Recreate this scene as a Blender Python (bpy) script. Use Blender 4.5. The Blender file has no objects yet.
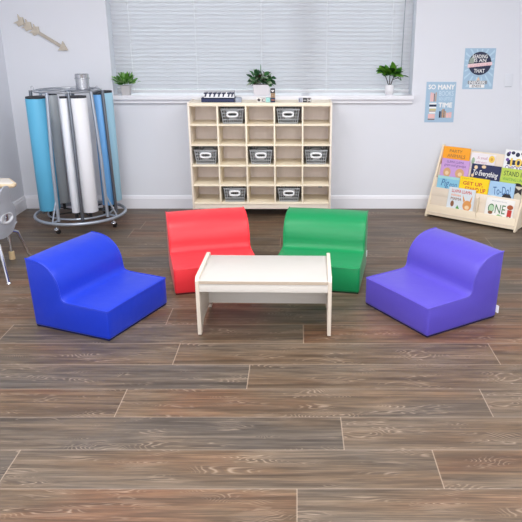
import bpy, bmesh, math, random
from mathutils import Vector, Matrix, Euler
random.seed(7)
PI = math.pi
R = math.radians
scene = bpy.context.scene
COL = scene.collection

# ------------------------------------------------------------------ camera
cam_d = bpy.data.cameras.new('camera')
cam = bpy.data.objects.new('camera', cam_d); COL.objects.link(cam)
cam.location = (0, 0, 1.6)
cam.rotation_euler = (R(90 - 19.53), 0, 0)
cam_d.sensor_width = 36; cam_d.sensor_fit = 'HORIZONTAL'
cam_d.lens = 657.0 / 522 * 36
cam_d.shift_x = -(297 - 261) / 522.0
cam_d.clip_start = 0.05; cam_d.clip_end = 100
scene.camera = cam

# ------------------------------------------------------------------ view, world, lights
scene.view_settings.view_transform = 'Standard'
scene.view_settings.look = 'None'
scene.view_settings.gamma = 1.0
scene.view_settings.use_curve_mapping = False
scene.view_settings.exposure = -0.33

w = bpy.data.worlds.new('sky'); scene.world = w; w.use_nodes = True
bg = w.node_tree.nodes['Background']
bg.inputs[0].default_value = (0.93, 0.96, 1.0, 1); bg.inputs[1].default_value = 3.1

def area(name, loc, rot, sx, sy, power, color=(1, 1, 1)):
    l = bpy.data.lights.new(name, 'AREA'); l.shape = 'RECTANGLE'; l.size = sx; l.size_y = sy
    l.energy = power; l.color = color
    o = bpy.data.objects.new(name, l); COL.objects.link(o); o.location = loc; o.rotation_euler = rot
    return o
CEIL = 2.75
for i, (x, y) in enumerate([(-1.2, 3.5), (1.2, 3.5), (-1.2, 1.6), (1.2, 1.6), (-1.2, -0.4), (1.2, -0.4)]):
    area('ceiling_light', (x, y, CEIL - 0.03), (0, 0, 0), 1.2, 0.6, 44, (1.0, 0.99, 0.975))
area('fill_light', (0.0, -1.9, 1.9), (R(80), 0, 0), 3.6, 1.6, 92, (1.0, 0.99, 0.98))  # added fill behind the camera, lifts walls and cubby interiors; no fixture there

# ------------------------------------------------------------------ materials
def lin(h):
    h = h.lstrip('#'); c = [int(h[i:i + 2], 16) / 255 for i in (0, 2, 4)]
    return tuple(x / 12.92 if x <= 0.04045 else ((x + 0.055) / 1.055) ** 2.4 for x in c) + (1,)
MATS = {}
def mat(name, col, rough=0.5, metal=0.0, spec=0.5, var=0.0, vscale=20, stretch=(1, 1, 1), bump=0.0, bscale=200, trans=0.0):
    if name in MATS: return MATS[name]
    m = bpy.data.materials.new(name); m.use_nodes = True; MATS[name] = m
    nt = m.node_tree; b = nt.nodes['Principled BSDF']
    c = lin(col) if isinstance(col, str) else tuple(col) + (1,)
    b.inputs['Base Color'].default_value = c
    b.inputs['Roughness'].default_value = rough; b.inputs['Metallic'].default_value = metal
    b.inputs['Specular IOR Level'].default_value = spec
    if var > 0 or bump > 0:
        tc = nt.nodes.new('ShaderNodeTexCoord'); mp = nt.nodes.new('ShaderNodeMapping')
        mp.inputs['Scale'].default_value = stretch; nt.links.new(tc.outputs['Object'], mp.inputs['Vector'])
    if var > 0:
        n = nt.nodes.new('ShaderNodeTexNoise'); n.inputs['Scale'].default_value = vscale; n.inputs['Detail'].default_value = 5
        nt.links.new(mp.outputs[0], n.inputs['Vector'])
        mx = nt.nodes.new('ShaderNodeMix'); mx.data_type = 'RGBA'
        mx.inputs['A'].default_value = tuple(x * (1 - var) for x in c[:3]) + (1,)
        mx.inputs['B'].default_value = tuple(min(1, x * (1 + var)) for x in c[:3]) + (1,)
        nt.links.new(n.outputs['Fac'], mx.inputs['Factor']); nt.links.new(mx.outputs['Result'], b.inputs['Base Color'])
    if bump > 0:
        n2 = nt.nodes.new('ShaderNodeTexNoise'); n2.inputs['Scale'].default_value = bscale; n2.inputs['Detail'].default_value = 3
        nt.links.new(mp.outputs[0], n2.inputs['Vector'])
        bp = nt.nodes.new('ShaderNodeBump'); bp.inputs['Strength'].default_value = bump; bp.inputs['Distance'].default_value = 0.01
        nt.links.new(n2.outputs['Fac'], bp.inputs['Height']); nt.links.new(bp.outputs[0], b.inputs['Normal'])
    if trans > 0:
        b.inputs['Transmission Weight'].default_value = trans
    return m

WALL = mat('wall_paint', '#E3E6EE', 0.6, spec=0.3, var=0.01, vscale=3)
TRIM = mat('trim_paint', '#EDEEF5', 0.35)
CEILM = mat('ceiling_paint', '#F2F2F2', 0.9)
STAND = mat('stand_ply', '#E6D8C6', 0.42, var=0.05, vscale=14, stretch=(1, 8, 8))
STAND_EDGE = mat('stand_edge', '#EEDFC6', 0.42, var=0.03, vscale=20)
MAPLE = mat('maple_ply', '#F3E8DA', 0.42, var=0.05, vscale=14, stretch=(1, 8, 8))
MAPLE_EDGE = mat('maple_edge', '#FDF1DA', 0.42, var=0.03, vscale=20)
MAPLE_IN = mat('maple_back', '#FAEFEC', 0.5, var=0.04, vscale=10, stretch=(6, 1, 1))
BLACK = mat('black_rubber', '#1B1B1E', 0.5)
CHROME = mat('chrome', '#D5D8DE', 0.16, metal=1.0)
STEEL = mat('brushed_steel', '#B9BDC4', 0.3, metal=1.0)
SILVER = mat('silver_enamel', '#A9B2BF', 0.28, metal=0.5)
WHITE = mat('white_print', '#F4F4F4', 0.5)
NAVY = mat('navy_print', '#1B2547', 0.5)

def floor_material():
    m = bpy.data.materials.new('oak_vinyl_planks'); m.use_nodes = True
    nt = m.node_tree; N = nt.nodes; L = nt.links; b = N['Principled BSDF']
    uv = N.new('ShaderNodeUVMap'); uv.uv_map = 'UVMap'          # u along a plank in metres, v across in metres
    at = N.new('ShaderNodeAttribute'); at.attribute_name = 'plank'
    sep = N.new('ShaderNodeSeparateXYZ'); L.new(uv.outputs[0], sep.inputs[0])
    def math_(op, a, bb=None, clamp=False):
        n = N.new('ShaderNodeMath'); n.operation = op; n.use_clamp = clamp
        for i, v in enumerate((a, bb)):
            if v is None: continue
            if isinstance(v, (int, float)): n.inputs[i].default_value = v
            else: L.new(v, n.inputs[i])
        return n.outputs[0]
    off = math_('MULTIPLY', at.outputs['Fac'], 37.0)
    def coord(su, sv):
        c = N.new('ShaderNodeCombineXYZ')
        L.new(math_('MULTIPLY', sep.outputs[0], su), c.inputs[0]); L.new(math_('MULTIPLY', sep.outputs[1], sv), c.inputs[1]); L.new(off, c.inputs[2])
        return c.outputs[0]
    def noise(vec, sc, det=4, dist=0.0, rough=0.5):
        n = N.new('ShaderNodeTexNoise'); n.inputs['Scale'].default_value = sc; n.inputs['Detail'].default_value = det
        n.inputs['Distortion'].default_value = dist; n.inputs['Roughness'].default_value = rough; L.new(vec, n.inputs['Vector']); return n.outputs['Fac']
    def ramp(fac, stops):
        r = N.new('ShaderNodeValToRGB'); L.new(fac, r.inputs[0]); e = r.color_ramp.elements
        while len(e) < len(stops): e.new(0.5)
        for i, (p, c) in enumerate(stops): e[i].position = p; e[i].color = lin(c)
        return r.outputs[0]
    def mix(fac, a, bb, typ='MIX'):
        n = N.new('ShaderNodeMix'); n.data_type = 'RGBA'; n.blend_type = typ
        if isinstance(fac, (int, float)): n.inputs['Factor'].default_value = fac
        else: L.new(fac, n.inputs['Factor'])
        for k, v in (('A', a), ('B', bb)):
            if isinstance(v, str): n.inputs[k].default_value = lin(v)
            else: L.new(v, n.inputs[k])
        return n.outputs['Result']
    # tone drifting along each board: grey to tan to red brown
    t1 = noise(coord(1.3, 4), 1.0, 3, 0.2)
    tone = math_('ADD', math_('MULTIPLY', at.outputs['Fac'], 0.34), math_('MULTIPLY', t1, 0.85))
    base = ramp(tone, [(0.30, '#726962'), (0.44, '#7F7265'), (0.56, '#8D7A67'), (0.68, '#8E755D'), (0.82, '#966F54')])
    # fine long fibres
    f1 = noise(coord(5.0, 150), 1.0, 6, 0.3, 0.65)
    base = mix(0.8, base, ramp(f1, [(0.28, '#777574'), (0.5, '#BDBBB9'), (0.72, '#FFFFFF')]), 'MULTIPLY')
    f2 = noise(coord(1.6, 26), 1.0, 4, 0.8)
    base = mix(0.75, base, ramp(f2, [(0.32, '#8A8583'), (0.66, '#FFFFFF')]), 'MULTIPLY')
    # cathedral grain: contour lines of a stretched noise field
    g = noise(coord(1.7, 8.5), 1.0, 2.5, 0.35, 0.45)
    rings = math_('SINE', math_('MULTIPLY', g, 270.0))
    line = math_('POWER', math_('MAXIMUM', rings, 0.0), 2.0)
    msk = noise(coord(2.6, 10.0), 1.4, 3)
    mk = N.new('ShaderNodeMapRange'); mk.inputs['From Min'].default_value = 0.52; mk.inputs['From Max'].default_value = 0.66; L.new(msk, mk.inputs['Value'])
    base = mix(math_('MULTIPLY', math_('MULTIPLY', line, mk.outputs[0]), 0.33), base, '#CDB7A1')
    dark = math_('POWER', math_('MAXIMUM', math_('MULTIPLY', rings, -1.0), 0.0), 2.0)
    base = mix(math_('MULTIPLY', math_('MULTIPLY', dark, mk.outputs[0]), 0.42), base, '#54453B')
    # seams: each board carries its own half width in a second attribute-free way (u and v run 0..length, 0..width)
    at2 = N.new('ShaderNodeAttribute'); at2.attribute_name = 'edge'
    s2 = N.new('ShaderNodeSeparateXYZ'); L.new(at2.outputs['Vector'], s2.inputs[0])
    du = math_('MINIMUM', sep.outputs[0], math_('SUBTRACT', s2.outputs[0], sep.outputs[0]))
    dv = math_('MINIMUM', sep.outputs[1], math_('SUBTRACT', s2.outputs[1], sep.outputs[1]))
    def lt(x, wd):
        k = N.new('ShaderNodeMapRange'); k.inputs['From Min'].default_value = wd; k.inputs['From Max'].default_value = wd * 0.4
        L.new(x, k.inputs['Value']); return k.outputs[0]
    base = mix(math_('MULTIPLY', lt(du, 0.0030), 0.36), base, '#CDB9A4')
    base = mix(math_('MULTIPLY', lt(dv, 0.0030), 0.36), base, '#C4B2A1')
    L.new(base, b.inputs['Base Color'])
    L.new(math_('ADD', 0.36, math_('MULTIPLY', f1, 0.16)), b.inputs['Roughness'])
    b.inputs['Specular IOR Level'].default_value = 0.4
    bp = N.new('ShaderNodeBump'); bp.inputs['Strength'].default_value = 0.12; bp.inputs['Distance'].default_value = 0.003
    L.new(f1, bp.inputs['Height']); L.new(bp.outputs[0], b.inputs['Normal'])
    return m

# ------------------------------------------------------------------ mesh helpers
class MB:
    """collects shapes and links them as one mesh object"""
    def __init__(s): s.bm = bmesh.new()
    def _merge(s, tmp, M=None, mi=0):
        if M is not None: tmp.transform(M)
        me = bpy.data.meshes.new('t'); tmp.to_mesh(me); tmp.free()
        n0 = len(s.bm.faces); s.bm.from_mesh(me); bpy.data.meshes.remove(me)
        s.bm.faces.ensure_lookup_table()
        for f in s.bm.faces[n0:]: f.material_index = mi
        return s
    def box(s, x0, y0, z0, x1, y1, z1, bev=0.0, seg=2, M=None, mi=0):
        t = bmesh.new(); bmesh.ops.create_cube(t, size=1)
        for v in t.verts: v.co = Vector(((x0 + x1) / 2 + v.co.x * (x1 - x0), (y0 + y1) / 2 + v.co.y * (y1 - y0), (z0 + z1) / 2 + v.co.z * (z1 - z0)))
        if bev > 0: bmesh.ops.bevel(t, geom=t.edges[:], offset=bev, segments=seg, affect='EDGES', profile=0.5)
        return s._merge(t, M, mi)
    def prism(s, pts, h0, h1, bev=0.0, seg=2, M=None, mi=0):
        """polygon in local xy extruded from z=h0 to h1"""
        t = bmesh.new()
        a = [t.verts.new((x, y, h0)) for x, y in pts]; c = [t.verts.new((x, y, h1)) for x, y in pts]
        n = len(pts); t.faces.new(a[::-1]); t.faces.new(c)
        for i in range(n): t.faces.new((a[i], a[(i + 1) % n], c[(i + 1) % n], c[i]))
        bmesh.ops.recalc_face_normals(t, faces=t.faces[:])
        if bev > 0:
            ed = [e for e in t.edges if e.calc_face_angle(0) > 0.5]
            bmesh.ops.bevel(t, geom=ed, offset=bev, segments=seg, affect='EDGES', profile=0.5)
        return s._merge(t, M, mi)
    def lathe(s, prof, n=24, cap=True, M=None, mi=0):
        t = bmesh.new(); rings = []
        for r, z in prof: rings.append([t.verts.new((r * math.cos(2 * PI * k / n), r * math.sin(2 * PI * k / n), z)) for k in range(n)])
        for a, c in zip(rings, rings[1:]):
            for k in range(n): t.faces.new((a[k], a[(k + 1) % n], c[(k + 1) % n], c[k]))
        if cap: t.faces.new(rings[0][::-1]); t.faces.new(rings[-1])
        bmesh.ops.recalc_face_normals(t, faces=t.faces[:])
        return s._merge(t, M, mi)
    def tube(s, path, r, n=10, closed=False, M=None, mi=0):
        P = [Vector(p) for p in path]; t = bmesh.new(); rings = []; m = len(P); up = None
        for i, p in enumerate(P):
            if closed: d = P[(i + 1) % m] - P[i - 1]
            else: d = P[min(i + 1, m - 1)] - P[max(i - 1, 0)]
            d.normalize()
            if up is None: up = d.orthogonal().normalized()
            up = (up - d * up.dot(d)).normalized(); v = d.cross(up)
            rr = r[i] if isinstance(r, (list, tuple)) else r
            rings.append([t.verts.new(p + (up * math.cos(2 * PI * k / n) + v * math.sin(2 * PI * k / n)) * rr) for k in range(n)])
        prs = list(zip(rings, rings[1:]))
        for a, c in prs:
            for k in range(n): t.faces.new((a[k], a[(k + 1) % n], c[(k + 1) % n], c[k]))
        if closed:
            a, c = rings[-1], rings[0]
            best = min(range(n), key=lambda q: (a[0].co - c[q].co).length)
            for k in range(n): t.faces.new((a[k], a[(k + 1) % n], c[(k + 1 + best) % n], c[(k + best) % n]))
        else: t.faces.new(rings[0][::-1]); t.faces.new(rings[-1])
        bmesh.ops.recalc_face_normals(t, faces=t.faces[:])
        return s._merge(t, M, mi)
    def ball(s, c, rx, ry=None, rz=None, n=16, M=None, mi=0):
        t = bmesh.new(); bmesh.ops.create_uvsphere(t, u_segments=n, v_segments=max(6, n // 2), radius=1)
        ry = rx if ry is None else ry; rz = rx if rz is None else rz
        for v in t.verts: v.co = Vector((c[0] + v.co.x * rx, c[1] + v.co.y * ry, c[2] + v.co.z * rz))
        return s._merge(t, M, mi)
    def build(s, name, m, parent=None, smooth=True, angle=35):
        if name == 'foliage':              # leaves press flat where they meet the blind
            for v in s.bm.verts:
                if v.co.y > .015: v.co.y = .015 + .03 * (1 - math.exp(-(v.co.y - .015) / .03))
        me = bpy.data.meshes.new(name); s.bm.to_mesh(me); s.bm.free()
        for k in (m if isinstance(m, (list, tuple)) else [m]): me.materials.append(k)
        if smooth and len(me.polygons):
            me.polygons.foreach_set('use_smooth', [True] * len(me.polygons))
            me.set_sharp_from_angle(angle=R(angle))
        o = bpy.data.objects.new(name, me); COL.objects.link(o)
        if parent: o.parent = parent
        return o

def tag(o, label=None, cat=None, group=None, kind=None):
    if label: o['label'] = label
    if cat: o['category'] = cat
    if group: o['group'] = group
    if kind: o['kind'] = kind
    return o
def thing(name, label, cat, loc=(0, 0, 0), rz=0.0, group=None, M=None):
    o = bpy.data.objects.new(name, None); COL.objects.link(o); o.empty_display_size = 0.05
    if M is not None: o.matrix_world = M
    else: o.location = loc; o.rotation_euler = (0, 0, rz)
    return tag(o, label, cat, group)
def copy_tree(o, parent=None):
    c = o.copy(); COL.objects.link(c)
    if parent: c.parent = parent
    for ch in list(o.children): copy_tree(ch, c)
    return c
def struct(o): o['kind'] = 'structure'; return o

def text(body, x0, y0, x1, y1, m, parent, name='lettering', z=0.0, depth=0.0006, bold=0.0, rot=0.0, label=None, shear=0.0):
    """raised lettering filling the box (x0,y0)-(x1,y1) of the parent's local xy plane"""
    cu = bpy.data.curves.new(name, 'FONT'); cu.body = body; cu.size = 1; cu.extrude = 0.0; cu.offset = 0; cu.shear = shear
    cu.align_x = 'LEFT'; cu.resolution_u = 3
    o = bpy.data.objects.new('tmp_text', cu); COL.objects.link(o)
    dg = bpy.context.evaluated_depsgraph_get(); dg.update()
    me = bpy.data.meshes.new_from_object(o.evaluated_get(dg)); bpy.data.objects.remove(o); bpy.data.curves.remove(cu)
    xs = [v.co.x for v in me.vertices]; ys = [v.co.y for v in me.vertices]
    ax, bx, ay, by = min(xs), max(xs), min(ys), max(ys); cx, cy = (x0 + x1) / 2, (y0 + y1) / 2
    for v in me.vertices:
        px = (v.co.x - ax) / (bx - ax) * (x1 - x0) - (x1 - x0) / 2; py = (v.co.y - ay) / (by - ay) * (y1 - y0) - (y1 - y0) / 2
        v.co = (cx + px * math.cos(rot) - py * math.sin(rot), cy + px * math.sin(rot) + py * math.cos(rot), z)
    b = bmesh.new(); b.from_mesh(me)
    if bold > 0:                       # heavier strokes: overprint with small shifts
        e = bold * (y1 - y0) * .9
        for q, (ex, ey) in enumerate(((e, 0), (-e, 0), (0, e), (0, -e))):
            m2 = me.copy(); m2.transform(Matrix.Translation((ex, ey, 0.00004 * (q + 1)))); b.from_mesh(m2); bpy.data.meshes.remove(m2)
    bpy.data.meshes.remove(me)
    r = bmesh.ops.extrude_face_region(b, geom=b.faces[:])
    for g in r['geom']:
        if isinstance(g, bmesh.types.BMVert): g.co.z += depth
    bmesh.ops.recalc_face_normals(b, faces=b.faces[:])
    mb = MB(); mb.bm.free(); mb.bm = b
    o = mb.build(name, m, parent, smooth=False)
    if label: o['label'] = label
    return o
def rect(x0, y0, x1, y1): return [(x0, y0), (x1, y0), (x1, y1), (x0, y1)]
def ell(cx, cy, rx, ry, n=24, a0=0, a1=2 * PI):
    full = abs(a1 - a0 - 2 * PI) < 1e-6
    return [(cx + rx * math.cos(a0 + (a1 - a0) * k / (n if full else n - 1)), cy + ry * math.sin(a0 + (a1 - a0) * k / (n if full else n - 1))) for k in range(n)]
def shapes(name, polys, m, parent, z=0.0, depth=0.0005, label=None):
    for p in polys:
        o = MB().prism(p, z, z + depth).build(name, m, parent, smooth=False)
        if label: o['label'] = label

# ------------------------------------------------------------------ the room
XL, XR, YB, YF = -2.552, 2.60, 6.0, -2.2
def build_floor():
    b = bmesh.new(); uvl = b.loops.layers.uv.new('UVMap')
    fl = b.faces.layers.float.new('plank'); ev = b.faces.layers.float_vector.new('edge')
    pit, y_ref, PL = 0.2368, 3.184, 1.655
    known = {0: -0.628, 1: -0.237, 2: -0.798, 3: 0.19, 4: -1.112, 5: 0.0}
    fixed = {(0, -0.628): 0.62, (0, -2.283): 0.45, (1, -0.237): 0.62, (1, -1.892): 0.12, (2, -2.453): 0.85, (2, -0.798): 0.55, (2, 0.857): 0.30,
             (3, -1.465): 0.10, (3, 0.19): 0.30, (4, -1.112): 0.40, (4, 0.543): 0.70, (4, -2.767): 0.2, (5, -1.655): 0.95, (5, 0.0): 0.40}
    rnd = random.Random(11)
    def face(x0, y0, x1, y1, ox, oy, lx, ly, val):
        vs = [b.verts.new((x, y, 0)) for x, y in rect(x0, y0, x1, y1)]
        f = b.faces.new(vs); f[fl] = val; f[ev] = Vector((lx, ly, 0))
        for l in f.loops: l[uvl].uv = (l.vert.co.x - ox, l.vert.co.y - oy)
    i = 40
    while True:
        yt = y_ref - (i - 13) * pit; yb = yt - pit; i -= 1
        row = i - 12
        if yb >= YB: break
        if yt <= YF: continue
        x0 = known.get(row, rnd.uniform(0, PL)); x = x0 - 4 * PL
        while x < XR:
            v = fixed.get((row, round(x, 3)), rnd.random())
            xa, xb, ya, yc = max(x, XL), min(x + PL, XR), max(yb, YF), min(yt, YB)
            if xb > xa + 1e-4 and yc > ya + 1e-4: face(xa, ya, xb, yc, x, yb, PL, pit, v)
            x += PL
    me = bpy.data.meshes.new('floor'); b.to_mesh(me); b.free(); me.materials.append(floor_material())
    o = bpy.data.objects.new('floor', me); COL.objects.link(o); struct(o)
build_floor()
WX0, WX1, WZ0, WZ1 = -1.63, 1.02, 1.0, 2.45          # window opening
b = MB(); T = 0.26
b.box(XL - .1, YB, 0, WX0, YB + T, CEIL); b.box(WX1, YB, 0, XR + .1, YB + T, CEIL)
b.box(WX0, YB, 0, WX1, YB + T, WZ0); b.box(WX0, YB, WZ1, WX1, YB + T, CEIL)
struct(b.build('wall_back', WALL, smooth=False))
struct(MB().box(XL - .1, YF, 0, XL, YB, CEIL).build('wall_left', WALL, smooth=False))
struct(MB().box(XR, YF, 0, XR + .1, YB, CEIL).build('wall_right', WALL, smooth=False))
struct(MB().box(XL - .1, YF - .1, 0, XR + .1, YF, CEIL).build('wall_front', WALL, smooth=False))
struct(MB().box(XL - .1, YF - .1, CEIL, XR + .1, YB + T, CEIL + .1).build('ceiling', CEILM, smooth=False))
def baseboard(name, x0, y0, x1, y1):
    # stepped profile: plain board with a thinner moulded top
    b = MB(); ax = abs(x1 - x0) > abs(y1 - y0)
    prof = [(0, 0), (.016, 0), (.016, .098), (.012, .104), (.011, .115), (.006, .124), (0, .124)]
    L_ = (x1 - x0) if ax else (y1 - y0)
    if name.endswith('back'):
        M = Matrix(((0, 0, 1, x0), (-1, 0, 0, y0), (0, 1, 0, 0), (0, 0, 0, 1)))
    elif name.endswith('left'):
        M = Matrix(((1, 0, 0, x0), (0, 0, 1, y0), (0, 1, 0, 0), (0, 0, 0, 1)))
    else:
        M = Matrix(((-1, 0, 0, x0), (0, 0, 1, y0), (0, 1, 0, 0), (0, 0, 0, 1)))
    b.prism(prof, 0, L_, M=M)
    struct(b.build(name, TRIM, smooth=False))
baseboard('baseboard_back', XL, YB, XR, YB)
baseboard('baseboard_left', XL, YF, XL, YB - .016)
baseboard('baseboard_right', XR, YF, XR, YB - .016)

# window: frame with a centre mullion, two panes, sill board
win = MB().box(WX0, 6.20, WZ0, WX0 + .045, 6.25, WZ1).box(WX1 - .045, 6.20, WZ0, WX1, 6.25, WZ1) \
    .box(WX0 + .045, 6.20, WZ0, WX1 - .045, 6.25, WZ0 + .05).box(WX0 + .045, 6.20, WZ1 - .05, WX1 - .045, 6.25, WZ1) \
    .box(.045, 6.215, WZ0 + .05, .115, 6.25, WZ1 - .05).build('window_1', mat('window_vinyl', '#F4F5F7', 0.4), smooth=False)
struct(win)
GL = bpy.data.materials.new('window_glass'); GL.use_nodes = True
nt = GL.node_tree; nt.nodes.remove(nt.nodes['Principled BSDF'])
tr = nt.nodes.new('ShaderNodeBsdfTransparent'); tr.inputs[0].default_value = (.95, .98, .98, 1)
gs = nt.nodes.new('ShaderNodeBsdfGlossy'); gs.inputs['Roughness'].default_value = 0.02
fr = nt.nodes.new('ShaderNodeFresnel'); fr.inputs[0].default_value = 1.3
mx = nt.nodes.new('ShaderNodeMixShader'); nt.links.new(fr.outputs[0], mx.inputs[0]); nt.links.new(tr.outputs[0], mx.inputs[1]); nt.links.new(gs.outputs[0], mx.inputs[2])
nt.links.new(mx.outputs[0], nt.nodes['Material Output'].inputs[0])
for x0, x1 in ((WX0 + .045, .045), (.115, WX1 - .045)):
    MB().box(x0, 6.225, WZ0 + .05, x1, 6.231, WZ1 - .05).build('pane', GL, win, smooth=False)
sill = MB().box(-1.645, 5.945, 1.0, 1.035, 6.0, 1.038, .006).box(-1.63, 5.99, 1.0, 1.02, 6.20, 1.038).box(-1.635, 5.97, .968, 1.025, 6.0, 1.0, .004).build('trim_1', TRIM, smooth=False)
struct(sill); sill['label'] = 'white painted window sill board'
# ground outside, low snow and grass
gnd = MB().box(-14, 6.5, -0.35, 14, 40, -0.3).build('ground_outside', mat('snowy_ground', '#C9CED0', 0.9, var=.35, vscale=1.5), smooth=False); struct(gnd)

# ------------------------------------------------------------------ venetian blind
SLAT = mat('blind_slat', '#EDEEF2', 0.4)
_nt = SLAT.node_tree                                    # thin vinyl lets some daylight through
_tl = _nt.nodes.new('ShaderNodeBsdfTranslucent'); _tl.inputs[0].default_value = (.90, .89, .90, 1)
_mx = _nt.nodes.new('ShaderNodeMixShader'); _mx.inputs[0].default_value = .36
_nt.links.new(_nt.nodes['Principled BSDF'].outputs[0], _mx.inputs[1]); _nt.links.new(_tl.outputs[0], _mx.inputs[2])
_nt.links.new(_mx.outputs[0], _nt.nodes['Material Output'].inputs[0])
def blind():
    t = thing('venetian_blind', 'closed white venetian blind filling the wide back window', 'window blind', (-0.305, 6.072, 1.04))
    hw = 1.305; b = MB(); pit = 0.0345; z = 0.062
    tilt = R(180 - 48)
    while z < 1.36:
        pts = []
        for k in range(7):
            q = (k / 6 - .5) * 0.050; c = 0.004 * (1 - (2 * k / 6 - 1) ** 2)
            # room-side edge is the upper one
            pts.append((q * math.cos(tilt) - c * math.sin(tilt), z + q * math.sin(tilt) + c * math.cos(tilt)))
        tb = bmesh.new()
        A = [tb.verts.new((-hw, y, zz)) for y, zz in pts]; C_ = [tb.verts.new((hw, y, zz)) for y, zz in pts]
        for k in range(6): tb.faces.new((A[k], C_[k], C_[k + 1], A[k + 1]))
        bmesh.ops.solidify(tb, geom=tb.faces[:], thickness=0.0015)
        b._merge(tb); z += pit
    b.build('slats', SLAT, t)
    MB().box(-hw, -.02, .022, hw, .02, .04, .004).build('bottom_rail', SLAT, t)
    MB().box(-hw, -.025, 1.36, hw, .025, 1.405, .003).build('head_rail', SLAT, t)
    cordm = mat('blind_cord', '#F6F8FB', 0.7)
    for x in (-1.15, -0.58, -0.005, 0.565, 1.135):
        c = MB().tube([(x, -.022, .03), (x, -.022, 1.38)], .0024, 6).build('ladder_cord', cordm, t)
    MB().tube([(1.225, -.032, .12), (1.24, -.030, 1.36)], .004, 8).build('tilt_wand', mat('wand_plastic', '#A2A7AE', 0.3), t)
blind()

# ------------------------------------------------------------------ wall arrow
def wall_plane(x, z, y=YB): return Matrix(((1, 0, 0, x), (0, 0, -1, y), (0, 1, 0, z), (0, 0, 0, 1)))
def arrow():
    Lr = 0.49
    M = wall_plane(-2.405, 1.672) @ Matrix.Rotation(math.atan2(-.257, .418), 4, 'Z')
    t = thing('wall_arrow', 'weathered wooden arrow decoration pointing down to the right on the wall', 'wall decoration', M=M)
    wd = mat('grey_wood', '#BDB5AA', 0.7, var=.2, vscale=18, stretch=(1, 6, 1), bump=.1, bscale=60)
    wl = mat('pale_wood', '#C9C0B2', 0.7, var=.22, vscale=22)
    MB().prism(rect(.03, -.013, Lr - .06, .013), .004, .018, .002).build('shaft', wd, t)
    MB().prism([(Lr, 0), (Lr - .075, .046), (Lr - .066, 0), (Lr - .075, -.046)], .002, .022, .002).build('arrowhead', wl, t)
    for k in range(3):
        x = -.005 + k * .072
        MB().prism([(x, .043), (x + .025, .03), (x + .05, .044), (x + .082, 0), (x + .05, -.044), (x + .025, -.03), (x, -.043), (x + .03, 0)], .002, .020, .002).build('fletching', wl, t)
arrow()

# ------------------------------------------------------------------ posters and wall plate
def poster_time():
    W_, H_ = .262, .352
    t = thing('poster', 'light blue poster with stacked books reading SO MANY BOOKS SO LITTLE TIME', 'poster', M=wall_plane(1.146, .799))
    MB().box(0, 0, .001, W_, H_, .0025).build('sheet', mat('poster_blue', '#A6C4DC', .5), t, smooth=False)
    z = .0025; wt = WHITE; pk = mat('poster_pink', '#EDC0BD', .5); tn = mat('poster_tan', '#C49A6C', .5); ol = mat('poster_olive', '#C9C08C', .5); sk = mat('poster_pale_blue', '#D3E4F2', .5)
    text('SO', .02, .290, .082, .328, wt, t, z=z, bold=.06); text('MANY', .105, .288, .25, .328, wt, t, z=z, bold=.06)
    text('BOOKS', .118, .232, .245, .274, sk, t, z=z, label='pale blue word'); text('SO LITTLE', .118, .192, .24, .218, sk, t, z=z, label='pale blue words')
    text('TIME', .118, .132, .238, .172, wt, t, z=z, bold=.06)
    shapes('printed_spine', [rect(.04, .182, .054, .262), rect(.056, .182, .07, .258)], pk, t, z)
    shapes('printed_spine', [rect(.072, .182, .08, .25), rect(.03, .022, .09, .03), rect(.148, .04, .154, .106), rect(.168, .04, .176, .115)], mat('poster_brown', '#7A5A4C', .5), t, z)
    shapes('printed_spine', [rect(.086, .182, .094, .262), rect(.036, .095, .095, .102), rect(.156, .04, .166, .118), rect(.178, .04, .188, .1)], tn, t, z)
    shapes('printed_spine', [rect(.036, .138, .1, .156), rect(.128, .04, .144, .098)], NAVY, t, z)
    shapes('printed_spine', [rect(.036, .158, .1, .172), rect(.036, .122, .1, .136), rect(.04, .078, .094, .092)], wt, t, z)
    shapes('printed_spine', [rect(.038, .104, .098, .12)], ol, t, z)
    shapes('printed_spine', [rect(.03, .034, .092, .074), rect(.192, .04, .215, .085), rect(.217, .04, .24, .09)], pk, t, z)
poster_time()
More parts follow.
